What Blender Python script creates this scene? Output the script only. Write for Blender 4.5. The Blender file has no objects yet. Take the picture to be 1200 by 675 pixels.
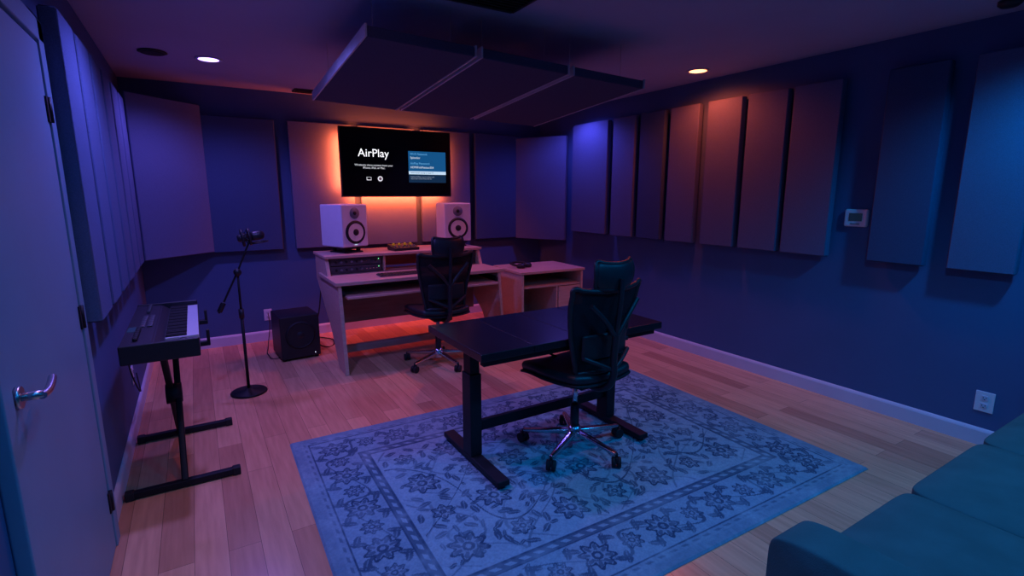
import bpy, bmesh, math, random
import numpy as np
from mathutils import Vector, Matrix, Euler
random.seed(7)
rad=math.radians
scene=bpy.context.scene
try:
    scene.view_settings.view_transform='Standard'
    scene.view_settings.look='None'
except Exception: pass

# ------------------------------------------------------------ materials
def mat(name,col,rough=.6,metal=0,col2=None,scale=20,bump=0,bscale=None,spec=.5,stretch=None,alpha=1.0,detail=3):
    m=bpy.data.materials.new(name);m.use_nodes=True
    nt=m.node_tree;b=nt.nodes['Principled BSDF']
    b.inputs['Base Color'].default_value=(*col,1);b.inputs['Roughness'].default_value=rough
    b.inputs['Metallic'].default_value=metal
    b.inputs['Specular IOR Level'].default_value=spec
    b.inputs['Alpha'].default_value=alpha
    tc=nt.nodes.new('ShaderNodeTexCoord');mp=nt.nodes.new('ShaderNodeMapping')
    nt.links.new(tc.outputs['Object'],mp.inputs['Vector'])
    if stretch: mp.inputs['Scale'].default_value=stretch
    n=nt.nodes.new('ShaderNodeTexNoise');n.inputs['Scale'].default_value=scale;n.inputs['Detail'].default_value=detail
    nt.links.new(mp.outputs[0],n.inputs['Vector'])
    if col2 is None: col2=tuple(c*.8 for c in col)
    r=nt.nodes.new('ShaderNodeValToRGB')
    r.color_ramp.elements[0].position=.3;r.color_ramp.elements[1].position=.7
    r.color_ramp.elements[0].color=(*col2,1);r.color_ramp.elements[1].color=(*col,1)
    nt.links.new(n.outputs['Fac'],r.inputs['Fac']);nt.links.new(r.outputs['Color'],b.inputs['Base Color'])
    if bump:
        n2=nt.nodes.new('ShaderNodeTexNoise');n2.inputs['Scale'].default_value=bscale or scale*5
        nt.links.new(mp.outputs[0],n2.inputs['Vector'])
        bp=nt.nodes.new('ShaderNodeBump');bp.inputs['Strength'].default_value=bump;bp.inputs['Distance'].default_value=.004
        nt.links.new(n2.outputs['Fac'],bp.inputs['Height']);nt.links.new(bp.outputs['Normal'],b.inputs['Normal'])
    return m
def emis(name,col,st):
    m=bpy.data.materials.new(name);m.use_nodes=True;b=m.node_tree.nodes['Principled BSDF']
    b.inputs['Base Color'].default_value=(*[c*.2 for c in col],1)
    b.inputs['Emission Color'].default_value=(*col,1);b.inputs['Emission Strength'].default_value=st
    b.inputs['Specular IOR Level'].default_value=.1
    return m
M={}
M['wall']=mat('wall_paint',(.070,.130,.27),.7,col2=(.064,.121,.25),scale=3,bump=.08,bscale=220,spec=.3)
M['ceil']=mat('ceiling_paint',(.42,.42,.58),.85,col2=(.39,.39,.55),scale=2,bump=.06,bscale=180)
M['trim']=mat('trim_white_paint',(.62,.62,.72),.45,col2=(.58,.58,.68),scale=6)
M['door']=mat('door_paint',(.16,.29,.38),.45,col2=(.15,.27,.355),scale=4)
M['fab']=mat('panel_fabric_grey',(.125,.170,.30),.95,col2=(.092,.128,.225),scale=260,bump=.5,bscale=500,spec=.1)
M['fabd']=mat('panel_fabric_navy',(.060,.110,.22),.95,col2=(.045,.084,.165),scale=260,bump=.5,bscale=500,spec=.1)
M['fabc']=mat('cloud_fabric',(.10,.10,.17),.95,col2=(.075,.075,.13),scale=200,bump=.4,bscale=400,spec=.1)
M['frame']=mat('cloud_frame',(.62,.58,.66),.5,scale=12)
M['black']=mat('black_plastic',(.014,.015,.02),.45,scale=30)
M['blackm']=mat('black_powdercoat',(.010,.011,.015),.55,metal=0,scale=60,spec=.3)
M['desk']=mat('black_desk_laminate',(.010,.011,.018),.25,scale=5)
M['chrome']=mat('polished_aluminium',(.75,.75,.78),.22,metal=1,scale=8)
M['wood']=mat('maple_laminate',(.66,.44,.36),.42,col2=(.56,.36,.28),scale=5,stretch=(1,9,9))
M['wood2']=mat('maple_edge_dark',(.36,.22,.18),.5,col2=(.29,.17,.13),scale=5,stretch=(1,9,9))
M['white']=mat('white_lacquer',(.74,.74,.80),.35,scale=10,col2=(.70,.70,.76))
M['cone']=mat('woofer_cone',(.8,.78,.70),.5,scale=40,col2=(.72,.70,.6))
M['rub']=mat('rubber_black',(.010,.010,.012),.7,scale=50)
M['sofa']=mat('sofa_velvet_teal',(.06,.14,.135),.85,col2=(.047,.115,.11),scale=9,bump=.35,bscale=300,spec=.2)
M['screen']=mat('tv_glass',(.003,.003,.004),.2,scale=3,spec=.25)
M['steel']=mat('brushed_steel',(.55,.55,.57),.3,metal=1,scale=80)
M['gcard']=mat('grey_plastic',(.07,.07,.08),.4,scale=30)
M['meshf']=mat('chair_mesh',(.014,.014,.018),.75,scale=300,alpha=.86,spec=.2)
M['key']=mat('ivory_key',(.7,.7,.72),.3,scale=20,col2=(.66,.66,.68))
M['pad']=mat('grey_pad',(.22,.22,.25),.5,scale=20)
M['vent']=mat('vent_metal_dark',(.02,.02,.025),.5,scale=20)

# floor planks
def floor_mat():
    m=bpy.data.materials.new('maple_floor_planks');m.use_nodes=True;nt=m.node_tree;b=nt.nodes['Principled BSDF']
    tc=nt.nodes.new('ShaderNodeTexCoord');mp=nt.nodes.new('ShaderNodeMapping')
    mp.inputs['Rotation'].default_value=(0,0,rad(90))
    nt.links.new(tc.outputs['Object'],mp.inputs['Vector'])
    br=nt.nodes.new('ShaderNodeTexBrick')
    br.offset=.37;br.inputs['Scale'].default_value=1
    br.inputs['Brick Width'].default_value=1.05;br.inputs['Row Height'].default_value=.125
    br.inputs['Mortar Size'].default_value=.0010;br.inputs['Mortar Smooth'].default_value=.2
    br.inputs['Color1'].default_value=(.90,.46,.25,1);br.inputs['Color2'].default_value=(.54,.22,.12,1)
    br.inputs['Mortar'].default_value=(.24,.11,.06,1);br.inputs['Bias'].default_value=-.25
    nt.links.new(mp.outputs[0],br.inputs['Vector'])
    mp2=nt.nodes.new('ShaderNodeMapping');mp2.inputs['Scale'].default_value=(14,1.1,1)
    nt.links.new(tc.outputs['Object'],mp2.inputs['Vector'])
    n=nt.nodes.new('ShaderNodeTexNoise');n.inputs['Scale'].default_value=3;n.inputs['Detail'].default_value=6
    nt.links.new(mp2.outputs[0],n.inputs['Vector'])
    r=nt.nodes.new('ShaderNodeValToRGB');r.color_ramp.elements[0].color=(.84,.80,.78,1);r.color_ramp.elements[1].color=(1.0,1.0,1.0,1)
    r.color_ramp.elements[0].position=.3;r.color_ramp.elements[1].position=.65
    nt.links.new(n.outputs['Fac'],r.inputs['Fac'])
    mx=nt.nodes.new('ShaderNodeMix');mx.data_type='RGBA';mx.blend_type='MULTIPLY';mx.inputs[0].default_value=1
    nt.links.new(br.outputs['Color'],mx.inputs[6]);nt.links.new(r.outputs['Color'],mx.inputs[7])
    nt.links.new(mx.outputs[2],b.inputs['Base Color'])
    b.inputs['Roughness'].default_value=.26
    return m
M['floor']=floor_mat()

# ------------------------------------------------------------ helpers
def link(o,parent=None):
    bpy.context.collection.objects.link(o)
    if parent: o.parent=parent
    return o
def empty(name,loc=(0,0,0),rz=0,rx=0,ry=0):
    o=bpy.data.objects.new(name,None);o.location=loc;o.rotation_euler=(rx,ry,rz);o.empty_display_size=.1
    return link(o)
def finish(bm,name,m,parent,loc,rot,smooth=False):
    me=bpy.data.meshes.new(name);bm.normal_update();bm.to_mesh(me);bm.free()
    if m: me.materials.append(m)
    if smooth:
        for p in me.polygons:p.use_smooth=True
    o=bpy.data.objects.new(name,me);o.location=loc;o.rotation_euler=rot
    return link(o,parent)
def autosm(o):
    for p in o.data.polygons:p.use_smooth=True
    try:
        md=o.modifiers.new('wn','WEIGHTED_NORMAL');md.keep_sharp=True
    except Exception: pass
def box(parent,name,size,loc,m,rot=(0,0,0),bev=.003,seg=2):
    bm=bmesh.new();bmesh.ops.create_cube(bm,size=1)
    for v in bm.verts: v.co=Vector((v.co.x*size[0],v.co.y*size[1],v.co.z*size[2]))
    bev=min(bev,min(size)*.45)
    if bev>0: bmesh.ops.bevel(bm,geom=bm.edges[:],offset=bev,segments=seg,profile=.5,affect='EDGES')
    o=finish(bm,name,m,parent,loc,rot)
    if bev>0: autosm(o)
    return o
def bx(parent,name,x0,x1,y0,y1,z0,z1,m,bev=.003,seg=2):
    return box(parent,name,(x1-x0,y1-y0,z1-z0),((x0+x1)/2,(y0+y1)/2,(z0+z1)/2),m,bev=bev,seg=seg)
def cyl(parent,name,r,d,loc,m,rot=(0,0,0),n=28,r2=None,bev=0):
    bm=bmesh.new();bmesh.ops.create_cone(bm,cap_ends=True,segments=n,radius1=r,radius2=r if r2 is None else r2,depth=d)
    o=finish(bm,name,m,parent,loc,rot)
    for p in o.data.polygons: p.use_smooth=len(p.vertices)==4
    return o
def lathe(parent,name,prof,m,loc=(0,0,0),rot=(0,0,0),n=32,close=False):
    bm=bmesh.new();rings=[]
    for r,z in prof:
        rings.append([bm.verts.new((r*math.cos(2*math.pi*i/n),r*math.sin(2*math.pi*i/n),z)) for i in range(n)])
    for a,b in zip(rings,rings[1:]):
        for i in range(n): bm.faces.new((a[i],a[(i+1)%n],b[(i+1)%n],b[i]))
    if close:
        a,b=rings[-1],rings[0]
        for i in range(n): bm.faces.new((a[i],a[(i+1)%n],b[(i+1)%n],b[i]))
    else:
        bm.faces.new(rings[-1]);bm.faces.new(rings[0][::-1])
    o=finish(bm,name,m,parent,loc,rot)
    for p in o.data.polygons: p.use_smooth=len(p.vertices)==4
    return o
def tube(parent,name,pts,r,m,cyclic=False,smooth=True,res=6):
    cu=bpy.data.curves.new(name,'CURVE');cu.dimensions='3D';cu.bevel_depth=r;cu.bevel_resolution=3;cu.resolution_u=res
    cu.use_fill_caps=True
    if smooth:
        s=cu.splines.new('BEZIER');s.bezier_points.add(len(pts)-1)
        for p,c in zip(s.bezier_points,pts): p.co=c;p.handle_left_type=p.handle_right_type='AUTO'
    else:
        s=cu.splines.new('POLY');s.points.add(len(pts)-1)
        for p,c in zip(s.points,pts): p.co=(*c,1)
    s.use_cyclic_u=cyclic
    cu.materials.append(m)
    o=bpy.data.objects.new(name,cu);return link(o,parent)
def prism(parent,name,pts,t,m,axis='X',loc=(0,0,0),bev=.003):
    """extrude 2-D polygon: axis X -> pts are (y,z), axis Y -> (x,z), axis Z -> (x,y)"""
    bm=bmesh.new()
    def P(a,b,h): return {'X':(h,a,b),'Y':(a,h,b),'Z':(a,b,h)}[axis]
    A=[bm.verts.new(P(a,b,-t/2)) for a,b in pts];B=[bm.verts.new(P(a,b,t/2)) for a,b in pts]
    bm.faces.new(A[::-1]);bm.faces.new(B)
    n=len(pts)
    for i in range(n): bm.faces.new((A[i],A[(i+1)%n],B[(i+1)%n],B[i]))
    bmesh.ops.recalc_face_normals(bm,faces=bm.faces)
    if bev: bmesh.ops.bevel(bm,geom=bm.edges[:],offset=bev,segments=2,affect='EDGES')
    o=finish(bm,name,m,parent,loc,(0,0,0));return o
def surf(parent,name,fn,nu,nv,m,thick=.02,sub=1,loc=(0,0,0)):
    bm=bmesh.new();g=[[bm.verts.new(fn(i/nu,j/nv)) for j in range(nv+1)] for i in range(nu+1)]
    for i in range(nu):
        for j in range(nv): bm.faces.new((g[i][j],g[i+1][j],g[i+1][j+1],g[i][j+1]))
    o=finish(bm,name,m,parent,loc,(0,0,0),True)
    if thick:
        s=o.modifiers.new('s','SOLIDIFY');s.thickness=thick;s.offset=0
    if sub:
        s=o.modifiers.new('ss','SUBSURF');s.levels=sub;s.render_levels=sub
    return o
def between(parent,name,a,b,w,h,m,bev=.004,w2=None,h2=None):
    a=Vector(a);b=Vector(b);d=b-a;L=d.length
    bm=bmesh.new();bmesh.ops.create_cube(bm,size=1)
    for v in bm.verts:
        t=v.co.z+.5
        ww=w+(((w2 or w)-w)*t);hh=h+(((h2 or h)-h)*t)
        v.co=Vector((v.co.x*ww,v.co.y*hh,v.co.z*L))
    bmesh.ops.bevel(bm,geom=bm.edges[:],offset=min(bev,min(w,h,w2 or w,h2 or h)*.4),segments=2,affect='EDGES')
    o=finish(bm,name,m,parent,(a+b)/2,(0,0,0))
    o.rotation_euler=d.to_track_quat('Z','Y').to_euler();autosm(o)
    return o

# ------------------------------------------------------------ room
XL,XR,YB,YF,ZC=-.45,3.93,5.69,-1.9,2.475
def room(name,x0,x1,y0,y1,z0,z1,m): return bx(None,name,x0,x1,y0,y1,z0,z1,m,bev=0)
fl=room('floor',XL-.1,XR+.1,YF-.1,YB+.1,-.1,0,M['floor'])
room('ceiling',XL-.1,XR+.1,YF-.1,YB+.1,ZC,ZC+.1,M['ceil'])
room('wall_left',XL-.1,XL,YF,YB,0,ZC,M['wall'])
room('wall_right',XR,XR+.1,YF,YB,0,ZC,M['wall'])
room('wall_back',XL-.1,XR+.1,YB,YB+.1,0,ZC,M['wall'])
room('wall_front',XL-.1,XR+.1,YF-.1,YF,0,ZC,M['wall'])
def base(name,a,b,side):
    prof=[(0,0),(.016,0),(.016,.085),(.012,.095),(.006,.102),(0,.105)]
    bm=bmesh.new()
    def P(t,d,z):
        if side=='R': return (XR-d,t,z)
        if side=='L': return (XL+d,t,z)
        if side=='B': return (t,YB-d,z)
        return (t,YF+d,z)
    A=[bm.verts.new(P(a,d,z)) for d,z in prof];B=[bm.verts.new(P(b,d,z)) for d,z in prof]
    n=len(prof)
    for i in range(n): bm.faces.new((A[i],A[(i+1)%n],B[(i+1)%n],B[i]))
    bm.faces.new(A);bm.faces.new(B[::-1]);bmesh.ops.recalc_face_normals(bm,faces=bm.faces)
    finish(bm,name,M['trim'],None,(0,0,0),(0,0,0))
base('baseboard_right',YF,YB,'R');base('baseboard_left',2.68,YB,'L');base('baseboard_back',XL,XR,'B');base('baseboard_front',XL,XR,'F')

# door in left wall
d=empty('door_1',(XL,2.10,0))
bx(d,'slab',.004,.03,-.46,.46,.01,2.03,M['door'],bev=.004)
bx(d,'casing_hinge_side',.0,.036,.47,.545,0,2.12,M['door'],bev=.006)
bx(d,'casing_latch_side',.0,.036,-.545,-.47,0,2.12,M['door'],bev=.006)
bx(d,'casing_head',.0,.036,-.545,.545,2.04,2.12,M['door'],bev=.006)
for i,z in enumerate((.22,1.02,1.80)):
    cyl(d,'hinge_%d'%i,.008,.09,(.036,.466,z),M['blackm'],n=12)
    bx(d,'hinge_leaf_%d'%i,.028,.036,.435,.466,z-.045,z+.045,M['blackm'],bev=.001)
cyl(d,'rose',.028,.012,(.036,-.435,1.0),M['steel'],rot=(0,rad(90),0))
cyl(d,'spindle',.011,.05,(.06,-.435,1.0),M['steel'],rot=(0,rad(90),0))
tube(d,'lever',[(.082,-.445,1.0),(.086,-.415,1.0),(.084,-.36,1.003),(.078,-.31,1.006)],.010,M['steel'])

# ------------------------------------------------------------ acoustic panels
def panel(w,h,t,loc,rz,m):
    """front faces local -Y, back at local y=0"""
    e=empty('acoustic_panel',loc,rz)
    bm=bmesh.new();bmesh.ops.create_cube(bm,size=1)
    for v in bm.verts: v.co=Vector((v.co.x*w,v.co.y*t,v.co.z*h))
    bmesh.ops.bevel(bm,geom=bm.edges[:],offset=.006,segments=3,affect='EDGES')
    o=finish(bm,'fabric_core',m,e,(0,-.024-t/2,0),(0,0,0));autosm(o)
    for s in (-1,1):
        box(e,'mount_clip',(.06,.024,.05),(s*w*.3,-.012,h*.35),M['steel'],bev=.001)
        box(e,'mount_clip_low',(.06,.024,.05),(s*w*.3,-.012,-h*.35),M['steel'],bev=.001)
    return e
PT=.06
def rpanel(y0,y1,z0,z1,m,t=PT): panel(y1-y0,z1-z0,t,(XR,(y0+y1)/2,(z0+z1)/2),rad(-90),m)
rp=[(4.30,4.90,'fab'),(3.90,4.22,'fab'),(3.52,3.83,'fabd'),(3.13,3.45,'fab'),(2.71,3.04,'fab'),(2.33,2.66,'fab'),(1.95,2.29,'fab'),(1.36,1.68,'fabd'),(.93,1.24,'fab')]
for a,b,m in rp: rpanel(a,b,1.05,2.27,M[m])
for a in (.50,.06,-.5,-1.1): rpanel(a,a+.31,1.05,2.27,M['fab'])
def lpanel(y0,y1,z0,z1,m,t=PT): panel(y1-y0,z1-z0,t,(XL,(y0+y1)/2,(z0+z1)/2),rad(90),m)
for a in (2.67,3.05,3.43,3.81,4.20,4.58): lpanel(a,a+.31,.97,2.19,M['fab'])
def bpanel(x0,x1,z0,z1,m,t=PT): panel(x1-x0,z1-z0,t,((x0+x1)/2,YB,(z0+z1)/2),0,m)
for a,m in ((.12,'fabd'),(.86,'fab'),(1.55,'fab'),(2.24,'fab'),(2.93,'fabd')): bpanel(a,a+.62,.94,2.2,M[m])
def cpanel(p,q,z0,z1):
    p=Vector(p);q=Vector(q);dd=q-p;c=(p+q)/2
    panel(dd.length,z1-z0,PT,(c.x,c.y,(z0+z1)/2),math.atan2(dd.y,dd.x),M['fab'])
cpanel((-.43,5.20),(.08,5.66),.95,2.28)
cpanel((3.58,5.65),(3.90,5.04),.93,2.17)

# ------------------------------------------------------------ ceiling cloud
cl=empty('ceiling_cloud_panel',(0,0,0))
fzl,fzr,bzl,bzr=2.235,2.18,2.13,2.075
y0,y1=2.58,3.88;x0,xw,gap=.775,.59,.035
def zz(x,y):
    a=(x-.775)/1.83;b=(y-y0)/(y1-y0)
    return (fzl*(1-a)+fzr*a)*(1-b)+(bzl*(1-a)+bzr*a)*b
def slab(parent,name,xa,xb,ya,yb,za,zb,m,bev=.004):
    bm=bmesh.new();vs=[]
    for z in (za,zb):
        for x,y in ((xa,ya),(xb,ya),(xb,yb),(xa,yb)): vs.append(bm.verts.new((x,y,zz(x,y)+z)))
    for f in ((3,2,1,0),(4,5,6,7),(0,1,5,4),(1,2,6,5),(2,3,7,6),(3,0,4,7)): bm.faces.new([vs[i] for i in f])
    bmesh.ops.bevel(bm,geom=bm.edges[:],offset=bev,segments=2,affect='EDGES')
    return finish(bm,name,m,parent,(0,0,0),(0,0,0))
for k in range(3):
    xa=x0+k*(xw+gap);xb=xa+xw
    slab(cl,'panel_%d'%k,xa+.006,xb-.006,y0+.006,y1-.006,0,.05,M['fabc'])
    slab(cl,'rail_left_%d'%k,xa-.004,xa+.006,y0,y1,-.002,.056,M['frame'],.001)
    slab(cl,'rail_right_%d'%k,xb-.006,xb+.004,y0,y1,-.002,.056,M['frame'],.001)
    for (x,y) in ((xa+.08,y0+.15),(xb-.08,y0+.15),(xa+.08,y1-.15),(xb-.08,y1-.15)):
        tube(cl,'hanging_wire',[(x,y,zz(x,y)+.05),(x,y,ZC)],.0015,M['steel'],smooth=False)

# ------------------------------------------------------------ lamps
def downlight(x,y,col,energy,disc,angle=150,size=.06,blend=.6,dcol=None):
    e=empty('recessed_ceiling_light',(x,y,ZC))
    lathe(e,'trim_ring',[(.068,-.001),(.088,-.001),(.090,-.006),(.080,-.010),(.068,-.008)],M['trim'],close=True)
    cyl(e,'lens',.068,.004,(0,0,-.004),emis('lens_glow',dcol or col,disc))
    l=bpy.data.lights.new('lamp','SPOT');l.energy=energy;l.color=col;l.spot_size=rad(angle);l.spot_blend=blend;l.shadow_soft_size=size
    o=bpy.data.objects.new('lamp',l);o.location=(0,0,-.03);link(o,e)
VIO=(.19,.15,1.0);BLU=(.0,.34,1.0)
downlight(.20,4.60,(.27,.17,1.0),60,7,dcol=(.42,.24,1))
downlight(3.52,4.60,(.17,.13,1.0),42,6)
downlight(3.58,2.95,(1.0,.10,.035),36,7,dcol=(1,.26,.10),angle=165)
downlight(.20,2.97,(.21,.19,1.0),88,6)
downlight(1.90,4.75,(1.0,.20,.20),34,6,angle=105)  # unseen lamp above the cloud; red narrow cone added to warm floor, not walls
downlight(.45,2.20,(1.0,.26,.32),22,6,angle=100,blend=.9)  # unseen fill lamp, added to cast pink on rug and left floor
downlight(.30,1.30,(.05,.32,1.0),26,6)
downlight(3.30,.45,BLU,95,6)
downlight(1.75,.55,BLU,60,6)
downlight(.35,-.6,(0,.25,1),40,6)
# ------------------------------------------------------------ ceiling bits
e=empty('ceiling_speaker',(-.14,4.57,ZC))
lathe(e,'ring',[(.0,-.001),(.085,-.001),(.09,-.008),(.075,-.012),(.0,-.012)],M['vent'])
cyl(e,'grille',.07,.004,(0,0,-.014),M['rub'])
def vent(x0,x1,y0,y1,n):
    e=empty('ceiling_air_vent',((x0+x1)/2,(y0+y1)/2,ZC))
    w=(x1-x0);h=(y1-y0)
    for s in (-1,1):
        box(e,'frame_x',(w,.02,.012),(0,s*h/2,-.006),M['vent'],bev=.002)
        box(e,'frame_y',(.02,h,.012),(s*w/2,0,-.006),M['vent'],bev=.002)
    box(e,'plenum',(w-.01,h-.01,.002),(0,0,-.0015),M['rub'],bev=0)
    for i in range(n): box(e,'louvre',(w-.02,.014,.002),(0,-h/2+h*(i+.5)/n,-.008),M['vent'],rot=(rad(35),0,0),bev=0)
vent(1.10,1.58,2.10,2.57,14)
vent(.93,1.10,5.42,5.57,6)
e=empty('smoke_detector',(3.68,1.09,ZC));lathe(e,'body',[(.0,-.001),(.05,-.001),(.05,-.02),(.035,-.032),(.0,-.033)],M['vent'])

# ------------------------------------------------------------ wall devices
def outlet(loc,rz,w=.075,h=.118):
    e=empty('wall_outlet',loc,rz)
    box(e,'plate',(w,.007,h),(0,-.0035,0),M['white'],bev=.003)
    for s in (-1,1):
        box(e,'socket',(.034,.004,.03),(0,-.008,s*.024),M['trim'],bev=.006)
        for t in (-1,1): box(e,'slot',(.0025,.002,.009),(t*.007,-.0105,s*.024+.003),M['rub'],bev=0)
        cyl(e,'ground',.003,.002,(0,-.0105,s*.024-.008),M['rub'],rot=(rad(90),0,0),n=10)
outlet((XR,.98,.27),rad(-90),.09,.125)
outlet((XL,4.05,.32),rad(90))
outlet((.55,YB,.27),0);outlet((3.36,YB,.26),0)
e=empty('thermostat',(XR,1.80,1.33),rad(-90))
box(e,'body',(.15,.028,.12),(0,-.014,0),M['white'],bev=.012,seg=3)
box(e,'screen',(.085,.003,.055),(0,-.0295,.006),emis('thermostat_lcd',(.02,.05,.12),.2),bev=.002)
box(e,'button_bar',(.06,.004,.008),(0,-.029,-.04),M['pad'],bev=.002)

# ------------------------------------------------------------ TV
tv=empty('wall_mounted_tv',(1.935,5.50,1.815),0,rx=rad(0))
box(tv,'bezel',(1.235,.035,.71),(0,.0,0),M['black'],bev=.006)
box(tv,'rear_housing',(.8,.05,.42),(0,.04,-.05),M['black'],bev=.02)
box(tv,'wall_bracket',(.3,.11,.3),(0,.11,0),M['blackm'],bev=.004)
box(tv,'screen',(1.21,.003,.685),(0,-.0185,.003),M['screen'],bev=0)
def text(parent,body,size,loc,col,st,align='LEFT'):
    cu=bpy.data.curves.new('caption','FONT');cu.body=body;cu.size=size;cu.align_x=align;cu.extrude=.0003
    cu.materials.append(emis('caption_glow',col,st))
    o=bpy.data.objects.new('caption',cu);o.location=loc;o.rotation_euler=(rad(90),0,0);return link(o,parent)
text(tv,'AirPlay',.115,(-.27,-.021,.06),(.95,.96,1),1.2,'CENTER')
text(tv,'Wirelessly share content from your\niPhone, iPad, or Mac.',.028,(-.27,-.021,-.035),(.8,.82,.9),.9,'CENTER')
box(tv,'icon_display',(.05,.002,.034),(-.33,-.021,-.165),emis('icon',(.8,.82,.9),.9),bev=.004)
box(tv,'icon_display_inner',(.04,.002,.024),(-.33,-.0225,-.163),M['screen'],bev=.002)
cyl(tv,'icon_round',.027,.002,(-.21,-.021,-.165),emis('icon2',(.8,.82,.9),.9),rot=(rad(90),0,0))
cyl(tv,'icon_round_inner',.015,.002,(-.21,-.0225,-.165),M['pad'],rot=(rad(90),0,0))
box(tv,'info_card',(.44,.002,.22),(.33,-.021,.025),emis('card_blue',(.01,.12,.33),.7),bev=0)
box(tv,'info_highlight',(.44,.002,.034),(.33,-.0225,-.095),emis('card_white',(.6,.8,1),.9),bev=0)
box(tv,'info_footer',(.44,.002,.085),(.33,-.021,-.158),emis('card_dark',(.008,.035,.09),.7),bev=0)
for i,(s,z,c) in enumerate((('Wi-Fi Network',.095,(.15,.5,.9)),('Splendor',.055,(.8,.92,1)),('AirPlay Password',-.005,(.15,.5,.9)),('HDMIFishPassion354',-.047,(.8,.92,1)))):
    text(tv,s,.032,(.13,-.0235,z),c,.8)
text(tv,'HDMI network settings on Apple TV',.018,(.13,-.0245,-.101),(.02,.08,.2),.4)
text(tv,'Switch AirPlay on your device and\nselect this screen from the list',.02,(.13,-.0235,-.145),(.4,.5,.65),.6)
for (sx,sz,px,pz,en,rx,rz) in ((1.05,.03,0,.33,4.5,118,0),(1.05,.03,0,-.335,22,48,0),(.03,.55,-.60,0,9,90,18),(.03,.55,.60,0,2,90,-18)):
    l=bpy.data.lights.new('led_strip','AREA');l.shape='RECTANGLE';l.size=sx;l.size_y=sz;l.energy=en;l.color=(1,.11,.028)
    o=bpy.data.objects.new('led_strip',l);o.location=(px,.03,pz);o.rotation_euler=(rad(rx),0,rad(rz));link(o,tv)

# ------------------------------------------------------------ studio desk
sd=empty('studio_desk',(0,0,0))
dx0,dx1=.95,2.50
side=[(4.18,0),(4.40,0),(4.62,.30),(5.14,.70),(5.14,.93),(4.72,.93),(4.64,.765),(4.28,.765),(4.26,.60)]
for i,x in enumerate((dx0+.015,dx1-.015)):
    prism(sd,'side_panel_%d'%i,side,.03,M['wood'],'X',(x,0,0))
bx(sd,'worktop',dx0-.02,dx1+.03,4.26,4.95,.745,.775,M['wood'],bev=.004)
bx(sd,'keyboard_tray',dx0+.06,dx1-.06,4.22,4.62,.635,.655,M['wood'],bev=.003)
for x in (dx0+.04,dx1-.04): bx(sd,'tray_rail',x-.012,x+.012,4.28,4.7,.655,.70,M['blackm'])
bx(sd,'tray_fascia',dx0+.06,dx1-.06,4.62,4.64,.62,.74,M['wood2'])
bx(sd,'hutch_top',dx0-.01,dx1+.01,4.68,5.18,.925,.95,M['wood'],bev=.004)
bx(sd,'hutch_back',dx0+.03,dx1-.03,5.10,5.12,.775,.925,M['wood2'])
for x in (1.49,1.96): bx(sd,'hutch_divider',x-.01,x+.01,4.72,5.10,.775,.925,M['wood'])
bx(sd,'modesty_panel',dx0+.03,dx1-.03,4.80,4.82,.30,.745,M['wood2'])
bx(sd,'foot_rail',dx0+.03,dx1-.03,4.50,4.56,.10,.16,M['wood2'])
def rack(name,x0,x1,z0,z1):
    e=empty(name,((x0+x1)/2,4.73,(z0+z1)/2));w=x1-x0;h=z1-z0
    box(e,'chassis',(w,.26,h),(0,.14,0),M['black'],bev=.002)
    box(e,'faceplate',(w+.004,.006,h),(0,.005,0),M['gcard'],bev=.001)
    for i in range(6): cyl(e,'knob',.010,.018,(-w*.4+i*w*.1,-.006,0),M['pad'] if i%2 else M['rub'],rot=(rad(90),0,0),n=14)
    for i in range(4): cyl(e,'jack',.006,.004,(w*.2+i*w*.07,0,0),M['chrome'],rot=(rad(90),0,0),n=10)
    cyl(e,'led',.003,.004,(w*.45,0,h*.2),emis('led_green',(.2,1,.3),3),rot=(rad(90),0,0),n=8)
rack('rack_audio_interface',1.0,1.46,.78,.845);rack('rack_preamp',1.0,1.46,.852,.915)
rack('rack_compressor',1.99,2.44,.78,.845);rack('rack_equalizer',1.99,2.44,.852,.915)
mx=empty('desktop_mixer',(1.73,4.86,.951),rad(5))
prism(mx,'body',[(-.09,0),(.09,0),(.09,.055),(-.09,.025)],.26,M['black'],'X')
for i in range(4): cyl(mx,'knob_%d'%i,.012,.02,(-.09+i*.06,.03,.055),emis('knob_amber',(.8,.35,.03),.22),n=14,rot=(rad(10),0,0))
for i in range(6): box(mx,'fader',(.008,.02,.012),(-.1+i*.04,-.04,.04),M['pad'],bev=.002)
ck=empty('computer_keyboard',(1.55,4.44,.777));box(ck,'base',(.42,.13,.012),(0,0,.006),M['gcard'],bev=.004)
for r in range(5):
    for c in range(14): box(ck,'key',(.024,.019,.006),(-.19+c*.0285,-.048+r*.0235,.014),M['black'],bev=.002,seg=1)
cm=empty('computer_mouse',(1.86,4.45,.777));surf(cm,'shell',lambda u,v:((u-.5)*.06,(v-.5)*.105,.004+.03*math.sin(math.pi*u)**.5*math.sin(math.pi*v)**.6),8,10,M['black'],thick=.003)

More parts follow.
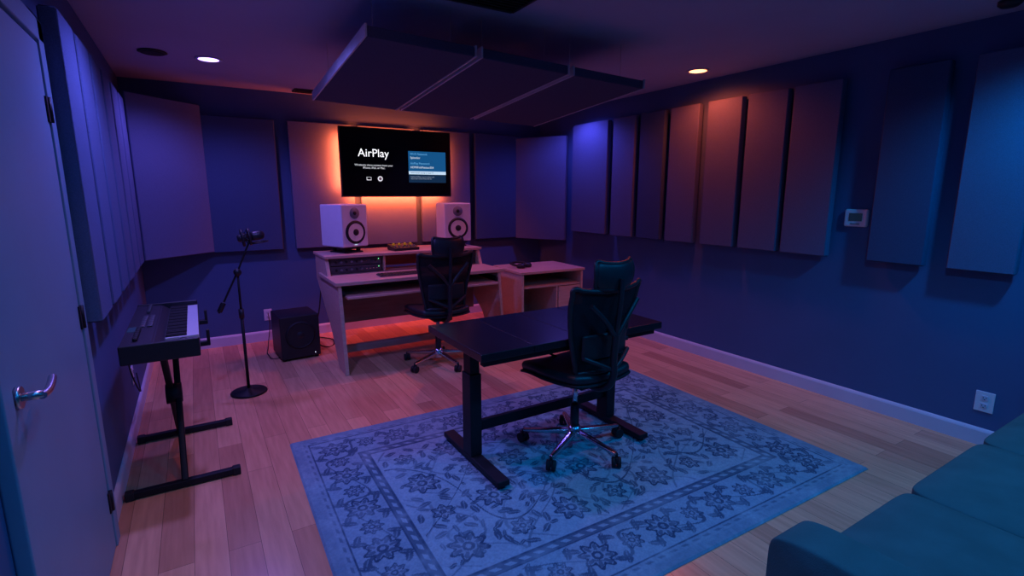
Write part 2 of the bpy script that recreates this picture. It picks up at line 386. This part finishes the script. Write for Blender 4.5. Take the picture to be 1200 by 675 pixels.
def monitor(x,y,rz):
    e=empty('studio_monitor_speaker',(x,y,.951),rz)
    box(e,'isolation_base',(.20,.24,.012),(0,.15,.006),M['rub'],bev=.003)
    for sx in (-1,1):
        for sy in (.07,.23): box(e,'isolation_leg',(.03,.03,.035),(sx*.075,sy,.028),M['rub'],bev=.004)
    box(e,'isolation_cradle',(.22,.26,.014),(0,.15,.05),M['rub'],bev=.004)
    w,h,dp=.285,.39,.33;zc=.057+h/2
    box(e,'cabinet',(w,dp,h),(0,dp/2,zc),M['white'],bev=.012,seg=3)
    R=(rad(90),0,0)
    lathe(e,'woofer_frame',[(.0,0),(.108,0),(.108,.004),(.0,.004)],M['rub'],(0,.0,zc-.06),R)
    lathe(e,'woofer_surround',[(.082,.004),(.086,.012),(.095,.012),(.102,.004)],M['rub'],(0,0,zc-.06),R)
    lathe(e,'woofer_cone',[(.083,.010),(.035,.0045),(.033,.0045),(.02,.0045)],M['cone'],(0,0,zc-.06),R)
    lathe(e,'dust_cap',[(.033,.005),(.030,.012),(.018,.018),(.004,.02)],M['rub'],(0,0,zc-.06),R)
    lathe(e,'tweeter_plate',[(.0,0),(.052,0),(.050,.004),(.0,.004)],M['pad'],(0,0,zc+.115),R)
    lathe(e,'tweeter_dome',[(.018,.004),(.015,.009),(.004,.012)],M['rub'],(0,0,zc+.115),R)
    box(e,'brand_badge',(.03,.002,.008),(0,-.0025,zc-.175),emis('badge_led',(.7,.8,1),.8),bev=0)
monitor(1.26,4.82,rad(22));monitor(2.33,4.86,rad(-8))

sb=empty('subwoofer',(.72,4.84,0),rad(4))
box(sb,'cabinet',(.34,.38,.39),(0,.19,.215),M['black'],bev=.008)
for sx in (-1,1):
    for sy in (.04,.34): cyl(sb,'foot',.018,.022,(sx*.14,sy,.011),M['rub'],n=14)
lathe(sb,'driver_surround',[(.105,0),(.11,.012),(.12,.012),(.13,0)],M['rub'],(0,.0,.23),(rad(90),0,0))
lathe(sb,'driver_cone',[(.11,.006),(.04,.001),(.03,.008),(.005,.012)],M['black'],(0,0,.23),(rad(90),0,0))
cyl(sb,'power_led',.004,.004,(.12,0,.05),emis('led_w',(.7,.8,1),2),rot=(rad(90),0,0),n=8)
cb=empty('power_cable')
tube(cb,'cord',[(.55,5.67,.29),(.55,5.6,.2),(.50,5.4,.02),(.47,5.1,.012),(.52,4.95,.012),(.62,5.26,.01),(.8,5.36,.1)],.004,M['rub'])
tube(cb,'cord_desk',[(1.02,5.22,.7),(.98,5.25,.4),(.93,5.2,.05),(.98,5.1,.012),(1.1,5.3,.012),(1.0,5.5,.01)],.006,M['rub'])

# ------------------------------------------------------------ side desk
st=empty('side_table',(3.10,4.50,0),rad(-3))
sp=[(-.30,0),(.28,0),(.30,.70),(-.30,.70)]
for i,x in enumerate((-.36,.36)): prism(st,'side_panel_%d'%i,sp,.025,M['wood'],'X',(x,0,0))
box(st,'top',(.78,.62,.026),(0,0,.713),M['wood'],bev=.004)
box(st,'shelf',(.70,.56,.02),(0,0,.56),M['wood'],bev=.003)
box(st,'lower_shelf',(.70,.56,.02),(0,0,.12),M['wood'],bev=.003)
box(st,'divider',(.02,.56,.43),(.06,0,.345),M['wood'],bev=.003)
box(st,'back_board',(.70,.015,.68),(0,.28,.36),M['wood2'],bev=.002)
box(st,'cabinet_door',(.27,.018,.40),(.21,-.285,.345),M['wood'],bev=.003)
# headphones lying flat, cups side by side under the arched band
hp=empty('headphones',(2.92,4.50,.727),rad(20))
for s in (-1,1):
    lathe(hp,'ear_cup',[(.0,.0),(.040,.0),(.048,.010),(.048,.030),(.036,.044),(.0,.046)],M['black'],(s*.052,0,.0))
tube(hp,'headband',[(-.085,.02,.025),(-.095,.08,.035),(-.06,.135,.04),(0,.15,.04),(.06,.135,.04),(.095,.08,.035),(.085,.02,.025)],.012,M['rub'])

# ------------------------------------------------------------ standing desk
RUGZ=.013
ds=empty('standing_desk',(0,0,RUGZ))
tx0,tx1,ty0,ty1=1.09,2.31,2.05,2.70
for i in range(4):
    w=(tx1-tx0)/4;bx(ds,'top_board_%d'%i,tx0+i*w+.0012,tx0+(i+1)*w-.0012,ty0,ty1,.695,.735,M['desk'],bev=.003)
bx(ds,'frame_rail_front',tx0+.03,tx1-.03,ty0+.03,ty0+.07,.660,.695,M['blackm'])
bx(ds,'frame_rail_rear',tx0+.03,tx1-.03,ty1-.10,ty1-.06,.660,.695,M['blackm'])
for i,x in enumerate((1.215,2.205)):
    bx(ds,'foot_%d'%i,x-.035,x+.035,2.05,2.72,.012,.045,M['blackm'],bev=.006)
    for y in (2.08,2.69): cyl(ds,'glide',.02,.014,(x,y,.007),M['rub'],n=14)
    bx(ds,'column_outer_%d'%i,x-.035,x+.035,2.35,2.45,.045,.52,M['blackm'],bev=.004)
    bx(ds,'column_inner_%d'%i,x-.028,x+.028,2.358,2.442,.52,.68,M['blackm'],bev=.003)
    bx(ds,'top_bracket_%d'%i,x-.03,x+.03,2.10,2.66,.66,.692,M['blackm'],bev=.003)
bx(ds,'crossbar',1.24,2.18,2.385,2.415,.17,.23,M['blackm'],bev=.003)
between(ds,'brace_left',(1.50,2.40,.67),(2.18,2.40,.30),.03,.012,M['blackm'])
bx(ds,'crank_control',1.9,2.02,2.03,2.07,.672,.695,M['black'])

# ------------------------------------------------------------ mesh office chair
def chair(x,y,rz,rbase,z0=0):
    e=empty('office_chair',(x,y,z0),rz)   # faces local +Y
    lathe(e,'hub',[(.0,.055),(.045,.055),(.05,.075),(.04,.12),(.03,.14),(.0,.14)],M['chrome'])
    cyl(e,'gas_lift_cover',.026,.14,(0,0,.20),M['black'],n=20)
    cyl(e,'gas_lift',.016,.20,(0,0,.34),M['chrome'],n=20)
    for k in range(5):
        a=rbase+k*2*math.pi/5;c,s=math.cos(a),math.sin(a)
        between(e,'base_arm_%d'%k,(c*.03,s*.03,.10),(c*.31,s*.31,.075),.045,.035,M['chrome'],w2=.028,h2=.02,bev=.006)
        cyl(e,'caster_stem_%d'%k,.008,.03,(c*.31,s*.31,.065),M['blackm'],n=10)
        b=a+random.uniform(-1,1)
        for q in (-1,1):
            cyl(e,'caster_%d_wheel'%k,.029,.02,(c*.31-math.sin(b)*q*.015,s*.31+math.cos(b)*q*.015,.029),M['rub'],rot=(rad(90),0,b),n=20)
        box(e,'caster_%d_hood'%k,(.05,.012,.035),(c*.31,s*.31,.045),M['black'],rot=(0,0,b),bev=.005)
    box(e,'tilt_mechanism',(.17,.24,.05),(0,-.02,.435),M['blackm'],bev=.012)
    tube(e,'tilt_lever',[(.08,.02,.43),(.18,.03,.43),(.25,.03,.425)],.006,M['black'])
    def seat(u,v):
        a=(u-.5)*2;b=(v-.5)*2
        w=.25*(1-.10*max(0,-b));X=a*w*(1-.07*abs(b)**4);Y=.245*b*(1-.08*abs(a)**4)
        z=.495+.018*a*a-.035*max(0,b-.4)**2*2+.012*max(0,-b)**2
        return (X,Y,z)
    surf(e,'seat_cushion',seat,12,12,M['black'],thick=.055)
    def seat2(u,v):
        p=seat(u,v);return (p[0]*1.03,p[1]*1.03,p[2]-.032)
    surf(e,'seat_pan',seat2,12,12,M['blackm'],thick=.02)
    def yb(z,a): return -.235-.10*(z-.5)+.035*math.sin((z-.5)*6.0)+.045*a*a
    def hw(z):
        t=(z-.53)/.47
        return .165+.075*min(1,t*1.25)
    def back(u,v):
        a=(u-.5)*2;z=.545+v*.445
        w=hw(z)
        zt=z+.022*a*a*v
        return (a*w,yb(z,a),zt)
    surf(e,'back_mesh',back,12,14,M['meshf'],thick=.004)
    outl=[back(u/10,0) for u in range(11)]+[back(1,v/12) for v in range(1,13)]+[back(1-u/10,1) for u in range(1,11)]+[back(0,1-v/12) for v in range(1,12)]
    tube(e,'back_frame',outl,.014,M['black'],cyclic=True)
    surf(e,'lumbar_pad',lambda u,v:((u-.5)*.33,yb(.62+v*.14,(u-.5)*1.4)-.015,.62+v*.14),10,6,M['black'],thick=.022)
    tube(e,'spine',[(0,-.05,.43),(0,-.20,.43),(0,-.285,.50),(0,-.29,.62),(0,-.30,.76)],.020,M['black'])
    for s in (-1,1):
        tube(e,'spine_branch',[(0,-.30,.74),(s*.07,-.30,.83),(s*.17,-.285,.93)],.014,M['black'])
        tube(e,'spine_lower',[(0,-.29,.56),(s*.08,-.27,.60),(s*.165,-.235,.64)],.012,M['black'])
    tube(e,'headrest_post',[(0,-.30,.76),(0,-.325,.95),(0,-.33,1.06)],.014,M['black'])
    def head(u,v):
        a=(u-.5)*2;return (a*.135*(1-.12*abs(2*v-1)**3),-.30+.035*a*a-.01*math.sin(v*3.1),1.0+v*.135+.012*a*a)
    surf(e,'headrest_pad',head,10,6,M['black'],thick=.024)
    hl=[head(u/8,0) for u in range(9)]+[head(1,v/4) for v in range(1,5)]+[head(1-u/8,1) for u in range(1,9)]+[head(0,1-v/4) for v in range(1,4)]
    tube(e,'headrest_frame',hl,.011,M['black'],cyclic=True)
    return e
chair(1.80,2.22,rad(4),rad(60),RUGZ)
chair(1.75,4.10,rad(-2),rad(64))

# ------------------------------------------------------------ microphone stand
ms=empty('microphone_stand',(.23,4.21,0))
lathe(ms,'base',[(.0,.0),(.125,.0),(.128,.01),(.12,.018),(.03,.026),(.02,.04),(.0,.04)],M['blackm'])
cyl(ms,'lower_pole',.011,.62,(0,0,.34),M['blackm'],n=16)
cyl(ms,'clutch',.018,.07,(0,0,.62),M['black'],n=16)
cyl(ms,'upper_pole',.008,.30,(0,0,.77),M['blackm'],n=16)
lathe(ms,'boom_joint',[(.0,-.02),(.026,-.02),(.026,.02),(.0,.02)],M['black'],(0,0,.93),(rad(90),0,0),n=20)
tube(ms,'boom_arm',[(-.12,.0,.69),(.0,.01,.93),(.085,.02,1.12),(.1,.02,1.16)],.007,M['blackm'],smooth=False)
between(ms,'counterweight',(-.145,0,.64),(-.105,0,.72),.034,.034,M['black'],bev=.01)
mc=empty('condenser_microphone',(.34,4.23,1.185),0,ry=rad(82))
lathe(mc,'body',[(.0,-.09),(.02,-.09),(.027,-.08),(.029,.0),(.0,.0)],M['black'])
lathe(mc,'grille',[(.030,.0),(.034,.02),(.034,.06),(.026,.085),(.008,.094)],M['black'])
for i in range(8):
    a=i*math.pi/4
    tube(mc,'shock_mount_cord',[(.03*math.cos(a),.03*math.sin(a),-.04),(.055*math.cos(a+.3),.055*math.sin(a+.3),-.02)],.002,M['rub'],smooth=False)
for z in (-.055,-.01):
    tube(mc,'shock_mount_ring',[(.056*math.cos(t*math.pi/8),.056*math.sin(t*math.pi/8),z) for t in range(16)],.009,M['black'],cyclic=True)
tube(mc,'pop_filter',[(.05+.0*t,.055*math.cos(t*math.pi/8),.05+.055*math.sin(t*math.pi/8)) for t in range(16)],.005,M['black'],cyclic=True)

# ------------------------------------------------------------ keyboard + stand
ks=empty('keyboard_stand',(-.19,3.30,0))
for i,y in enumerate((-.34,.36)):
    bx(ks,'foot_bar_%d'%i,-.22,.26,y-.018,y+.018,.006,.04,M['blackm'],bev=.004)
    for x in (-.215,.255): bx(ks,'foot_cap',x-.02,x+.02,y-.022,y+.022,0,.045,M['rub'],bev=.006)
    bx(ks,'top_arm_%d'%i,-.16,.20,y*.75-.015,y*.75+.015,.715,.74,M['blackm'],bev=.004)
    bx(ks,'arm_stop_%d'%i,.185,.20,y*.75-.015,y*.75+.015,.74,.80,M['rub'],bev=.004)
between(ks,'leg_a',(.02,-.34,.03),(.02,.27,.72),.03,.04,M['blackm'])
between(ks,'leg_b',(-.015,.36,.03),(-.015,-.255,.72),.03,.04,M['blackm'])
cyl(ks,'pivot_disc',.055,.075,(.0,0,.40),M['blackm'],rot=(0,rad(90),0))
kb=empty('keyboard_synthesizer',(-.19,3.27,.742),rad(90))
KL,KW=1.00,.31
prism(kb,'case',[(-KW/2,0),(KW/2,0),(KW/2,.085),(KW*.1,.078),(-.01,.05),(-KW/2,.042)],KL,M['black'],'X',bev=.005)
box(kb,'end_cheek_left',(.02,KW,.09),(-KL/2-.005,0,.045),M['black'],bev=.006)
box(kb,'end_cheek_right',(.02,KW,.09),(KL/2+.005,0,.045),M['black'],bev=.006)
nk=36;kx0=-.34;kx1=.48;kw=(kx1-kx0)/nk
bm=bmesh.new()
def addbox(bm,cx,cy,cz,sx,sy,sz):
    r=bmesh.ops.create_cube(bm,size=1)
    for v in r['verts']: v.co=Vector((cx+v.co.x*sx,cy+v.co.y*sy,cz+v.co.z*sz))
for i in range(nk): addbox(bm,kx0+(i+.5)*kw,-.083,.055,kw*.92,.14,.016)
finish(bm,'white_keys',M['key'],kb,(0,0,0),(0,0,0))
bm=bmesh.new()
for i in range(nk-1):
    if i%7 not in (2,6): addbox(bm,kx0+(i+1)*kw,-.058,.066,kw*.5,.088,.014)
finish(bm,'black_keys',M['rub'],kb,(0,0,0),(0,0,0))
box(kb,'control_deck',(.14,.13,.012),(-.42,-.08,.052),M['gcard'],bev=.003)
for i in range(2): cyl(kb,'wheel',.022,.016,(-.445+i*.04,-.09,.055),M['pad'],rot=(0,rad(90),0),n=18)
for r in range(2):
    for c in range(8): box(kb,'pad',(.028,.024,.008),(-.10+c*.036,.06+r*.032,.084),M['gcard'],bev=.003,seg=1)
for c in range(8): cyl(kb,'knob',.010,.02,(-.40+c*.032,.10,.088),M['rub'],n=12)
for c in range(9): box(kb,'slider',(.008,.018,.014),(.25+c*.024,.085,.088),M['gcard'],bev=.002,seg=1)
box(kb,'display',(.10,.045,.003),(-.16,.125,.0845),emis('synth_lcd',(.03,.06,.2),.3),bev=0)
cbk=empty('keyboard_cable');tube(cbk,'cord',[(-.36,3.5,.77),(-.41,3.6,.6),(-.40,3.9,.25),(-.425,4.05,.33)],.004,M['rub'])

# ------------------------------------------------------------ sofa
sf=empty('sofa',(0,0,0))
def soft(name,x0,x1,y0,y1,z0,z1,bev,puff=.012):
    bm=bmesh.new();bmesh.ops.create_cube(bm,size=1)
    bmesh.ops.subdivide_edges(bm,edges=bm.edges[:],cuts=9,use_grid_fill=True)
    sx,sy,sz=x1-x0,y1-y0,z1-z0
    for v in bm.verts:
        a,b,c=v.co*2
        px=a*sx/2;py=b*sy/2;pz=c*sz/2
        if abs(c)>.99: pz+=puff*(1-a*a)*(1-b*b)*(1 if c>0 else 0)
        ex=abs(a)>.99;ey=abs(b)>.99;ez=abs(c)>.99
        n=ex+ey+ez
        if n>=2:
            if ex: px-=math.copysign(bev*.45,a)
            if ey: py-=math.copysign(bev*.45,b)
            if ez: pz-=math.copysign(bev*.45,c)
        v.co=Vector((px,py,pz))
    o=finish(bm,name,M['sofa'],sf,((x0+x1)/2,(y0+y1)/2,(z0+z1)/2),(0,0,0),True)
    s=o.modifiers.new('s','SUBSURF');s.levels=2;s.render_levels=2
    return o
soft('base',1.30,3.82,-.14,.66,.10,.27,.02,0)
for i in range(3):
    w=(3.62-1.46)/3;a=1.46+i*w;soft('seat_cushion_%d'%i,a-.001,a+w+.001,.02,.72,.26,.42,.025,.012)
    soft('back_cushion_%d'%i,a+.003,a+w-.003,-.12,.10,.40,.80,.05,.01)
soft('back_frame',1.30,3.82,-.26,-.08,.10,.74,.04,0)
soft('arm_0',1.27,1.46,-.24,.72,.10,.58,.035,.006)
soft('arm_1',3.62,3.81,-.24,.72,.10,.58,.035,.006)
for x in (1.34,3.74):
    for y in (-.18,.60): cyl(sf,'leg',.018,.11,(x,y,.055),M['wood2'],n=14,r2=.026)

# ------------------------------------------------------------ rug (pattern computed per vertex)
def rug():
    W,Hh=2.72,1.92;nx,ny=680,480
    xs=np.linspace(0,W,nx+1);ys=np.linspace(0,Hh,ny+1)
    X,Y=np.meshgrid(xs,ys,indexing='ij')
    rs=np.random.RandomState(3)
    def noise(sc):
        gx=int(W*sc)+3;gy=int(Hh*sc)+3;g=rs.rand(gx,gy)
        fx=X*sc;fy=Y*sc;ix=fx.astype(int);iy=fy.astype(int);tx=fx-ix;ty=fy-iy
        tx=tx*tx*(3-2*tx);ty=ty*ty*(3-2*ty)
        return (g[ix,iy]*(1-tx)+g[ix+1,iy]*tx)*(1-ty)+(g[ix,iy+1]*(1-tx)+g[ix+1,iy+1]*tx)*ty
    d=np.minimum(np.minimum(X,W-X),np.minimum(Y,Hh-Y))
    light=np.array([.27,.47,.52]);dark=np.array([.030,.075,.13]);mid=np.array([.12,.26,.34]);taupe=np.array([.20,.29,.34])
    dk=np.zeros_like(X);tp=np.zeros_like(X)
    def rosette(cx,cy,R,pet,ph=0):
        nonlocal dk,tp
        m=(abs(X-cx)<R*1.5)&(abs(Y-cy)<R*1.5)
        x=X[m]-cx;y=Y[m]-cy;r=np.hypot(x,y)/R;t=np.arctan2(y,x)+ph
        edge=.78+.16*np.cos(pet*t)
        o=(np.abs(r-edge)<.09)*1.0
        inner=(r<edge-.12)*(np.cos(pet*t)*.5+.5>.55)*(r>.38)*.7
        core=((r<.30)&(r>.14))*.9
        v=np.maximum.reduce([o,inner,core]);a=dk[m];dk[m]=np.maximum(a,v)
        b=tp[m];tp[m]=np.maximum(b,(r<edge)*.6)
    def leaf(cx,cy,a,L,w):
        nonlocal dk
        m=(abs(X-cx)<L)&(abs(Y-cy)<L)
        x=X[m]-cx;y=Y[m]-cy;u=(x*math.cos(a)+y*math.sin(a))/L*2;v=(-x*math.sin(a)+y*math.cos(a))/w*2
        v=v-.5*np.sin(u*2)
        k=(np.abs(v)<np.clip(1-u*u,0,1))*(np.abs(u)<1)
        dk[m]=np.maximum(dk[m],k*(.85-.5*(np.abs(v)<.15)))
    field=d>.40
    v1=np.abs(Y-Hh/2-.36*np.sin(X*5.2+.6*np.sin(Y*4)))<.006
    v2=np.abs(Y-Hh/2+.36*np.sin(X*5.2+.6*np.sin(Y*4)))<.006
    v3=np.abs(np.sin(X*7+1.4*np.sin(Y*6.5))-.55*np.sin(Y*9))<.045
    v4=np.abs(np.sin(X*15+1.8*np.sin(Y*13))-.6*np.sin(Y*19+X*3))<.10
    dk=np.maximum(dk,(v1|v2)*field*.9);dk=np.maximum(dk,v3*field*.55);dk=np.maximum(dk,v4*field*.40)
    ix0,ix1,iy0,iy1=.40,W-.40,.40,Hh-.40
    nxr=7;nyr=4
    for i in range(nxr):
        for j in range(nyr):
            cx=ix0+(ix1-ix0)*(i+.5)/nxr;cy=iy0+(iy1-iy0)*(j+.5)/nyr
            R=.095 if (i+j)%2==0 else .06
            rosette(cx,cy,R,8 if (i+j)%2==0 else 6,rs.rand())
            for k in range(6):
                a=k*math.pi/3+.4*(i%2);q=R+.05
                lx=cx+q*math.cos(a);ly=cy+q*math.sin(a)
                if ix0+.02<lx<ix1-.02 and iy0+.02<ly<iy1-.02: leaf(lx,ly,a+.9,.075,.036)
    for k in range(260):
        cx=rs.uniform(ix0+.03,ix1-.03);cy=rs.uniform(iy0+.03,iy1-.03);leaf(cx,cy,rs.uniform(0,6.28),rs.uniform(.035,.07),rs.uniform(.015,.032))
    def run(n,fn):
        for i in range(n):
            cx,cy=fn((i+.5)/n);rosette(cx,cy,.085 if i%2==0 else .055,8,i*.3)
            for s in (-1,1):
                for q in (-1,1): leaf(cx+s*.085*(1),cy+q*.07,s*q*.8,.085,.035)
    run(13,lambda t:(.12+t*(W-.24),.215));run(13,lambda t:(.12+t*(W-.24),Hh-.215))
    run(8,lambda t:(.215,.3+t*(Hh-.6)));run(8,lambda t:(W-.215,.3+t*(Hh-.6)))
    wave=(np.abs(d-.215-.07*np.sin((X+Y)*14))<.006)&(d>.11)&(d<.32)
    dk=np.maximum(dk,wave*.8)
    band=lambda a,b:((d>=a)&(d<b))
    dots=(np.sin((X+Y)*90)>0)
    dk=np.where(band(.09,.10)|band(.325,.335)|band(.375,.385),.9,dk)
    dk=np.where(band(.335,.375),.75*(~(dots&band(.345,.365))),dk)
    dk=np.where(band(.055,.09),.25+.4*(dots&band(.065,.08)),dk)
    dk=np.where(d<.055,.35,dk)
    n1=noise(9);n2=noise(45);n3=noise(160)
    wear=np.clip(.80+.7*(n1-.35)+.3*(n2-.5),.45,1)
    dk=dk*wear*(.85+.3*n3)
    basew=np.clip(.45*n1+.45*n2,0,1)
    C=light[None,None]*(1-basew[...,None]*.6)+mid[None,None]*basew[...,None]*.6
    tpw=(tp*.45)[...,None];C=C*(1-tpw)+taupe*tpw
    bw=(band(.10,.325)*.30)[...,None];C=C*(1-bw)+mid*bw
    D=np.clip(dk,0,1)[...,None];C=C*(1-D)+dark*D
    C=C*(.85+.3*n3[...,None])
    z=.010+.0015*(n3-.5)
    z=np.where(d<.006,.002,z)
    co=np.stack([X-W/2,Y-Hh/2,z],-1).reshape(-1,3).astype(np.float32)
    I=np.arange((nx+1)*(ny+1)).reshape(nx+1,ny+1)
    q=np.stack([I[:-1,:-1],I[1:,:-1],I[1:,1:],I[:-1,1:]],-1).reshape(-1,4)
    me=bpy.data.meshes.new('rug')
    me.vertices.add(len(co));me.vertices.foreach_set('co',co.ravel())
    me.loops.add(q.size);me.loops.foreach_set('vertex_index',q.ravel().astype(np.int32))
    me.polygons.add(len(q));me.polygons.foreach_set('loop_start',np.arange(0,q.size,4,dtype=np.int32))
    me.update(calc_edges=True);me.validate()
    at=me.color_attributes.new('Pattern','FLOAT_COLOR','POINT')
    cc=np.concatenate([C.reshape(-1,3),np.ones((len(co),1))],1).astype(np.float32)
    at.data.foreach_set('color',cc.ravel())
    m=bpy.data.materials.new('rug_wool');m.use_nodes=True;nt=m.node_tree;b=nt.nodes['Principled BSDF']
    a=nt.nodes.new('ShaderNodeVertexColor');a.layer_name='Pattern';nt.links.new(a.outputs['Color'],b.inputs['Base Color'])
    b.inputs['Roughness'].default_value=.95;b.inputs['Specular IOR Level'].default_value=.1
    me.materials.append(m)
    o=bpy.data.objects.new('area_rug',me);o.location=(1.70,2.17,0);o.rotation_euler=(0,0,rad(-1.2));link(o)
rug()

# ------------------------------------------------------------ camera
cam=bpy.data.cameras.new('camera');co=bpy.data.objects.new('camera',cam);link(co)
cam.lens=18;cam.sensor_width=36;cam.clip_start=.05
co.location=(0,0,1.5);co.rotation_euler=(rad(90-10.5),0,rad(-31.6))
scene.camera=co
w=bpy.data.worlds.new('w');scene.world=w;w.use_nodes=True
w.node_tree.nodes['Background'].inputs[0].default_value=(.02,.03,.08,1);w.node_tree.nodes['Background'].inputs[1].default_value=.3
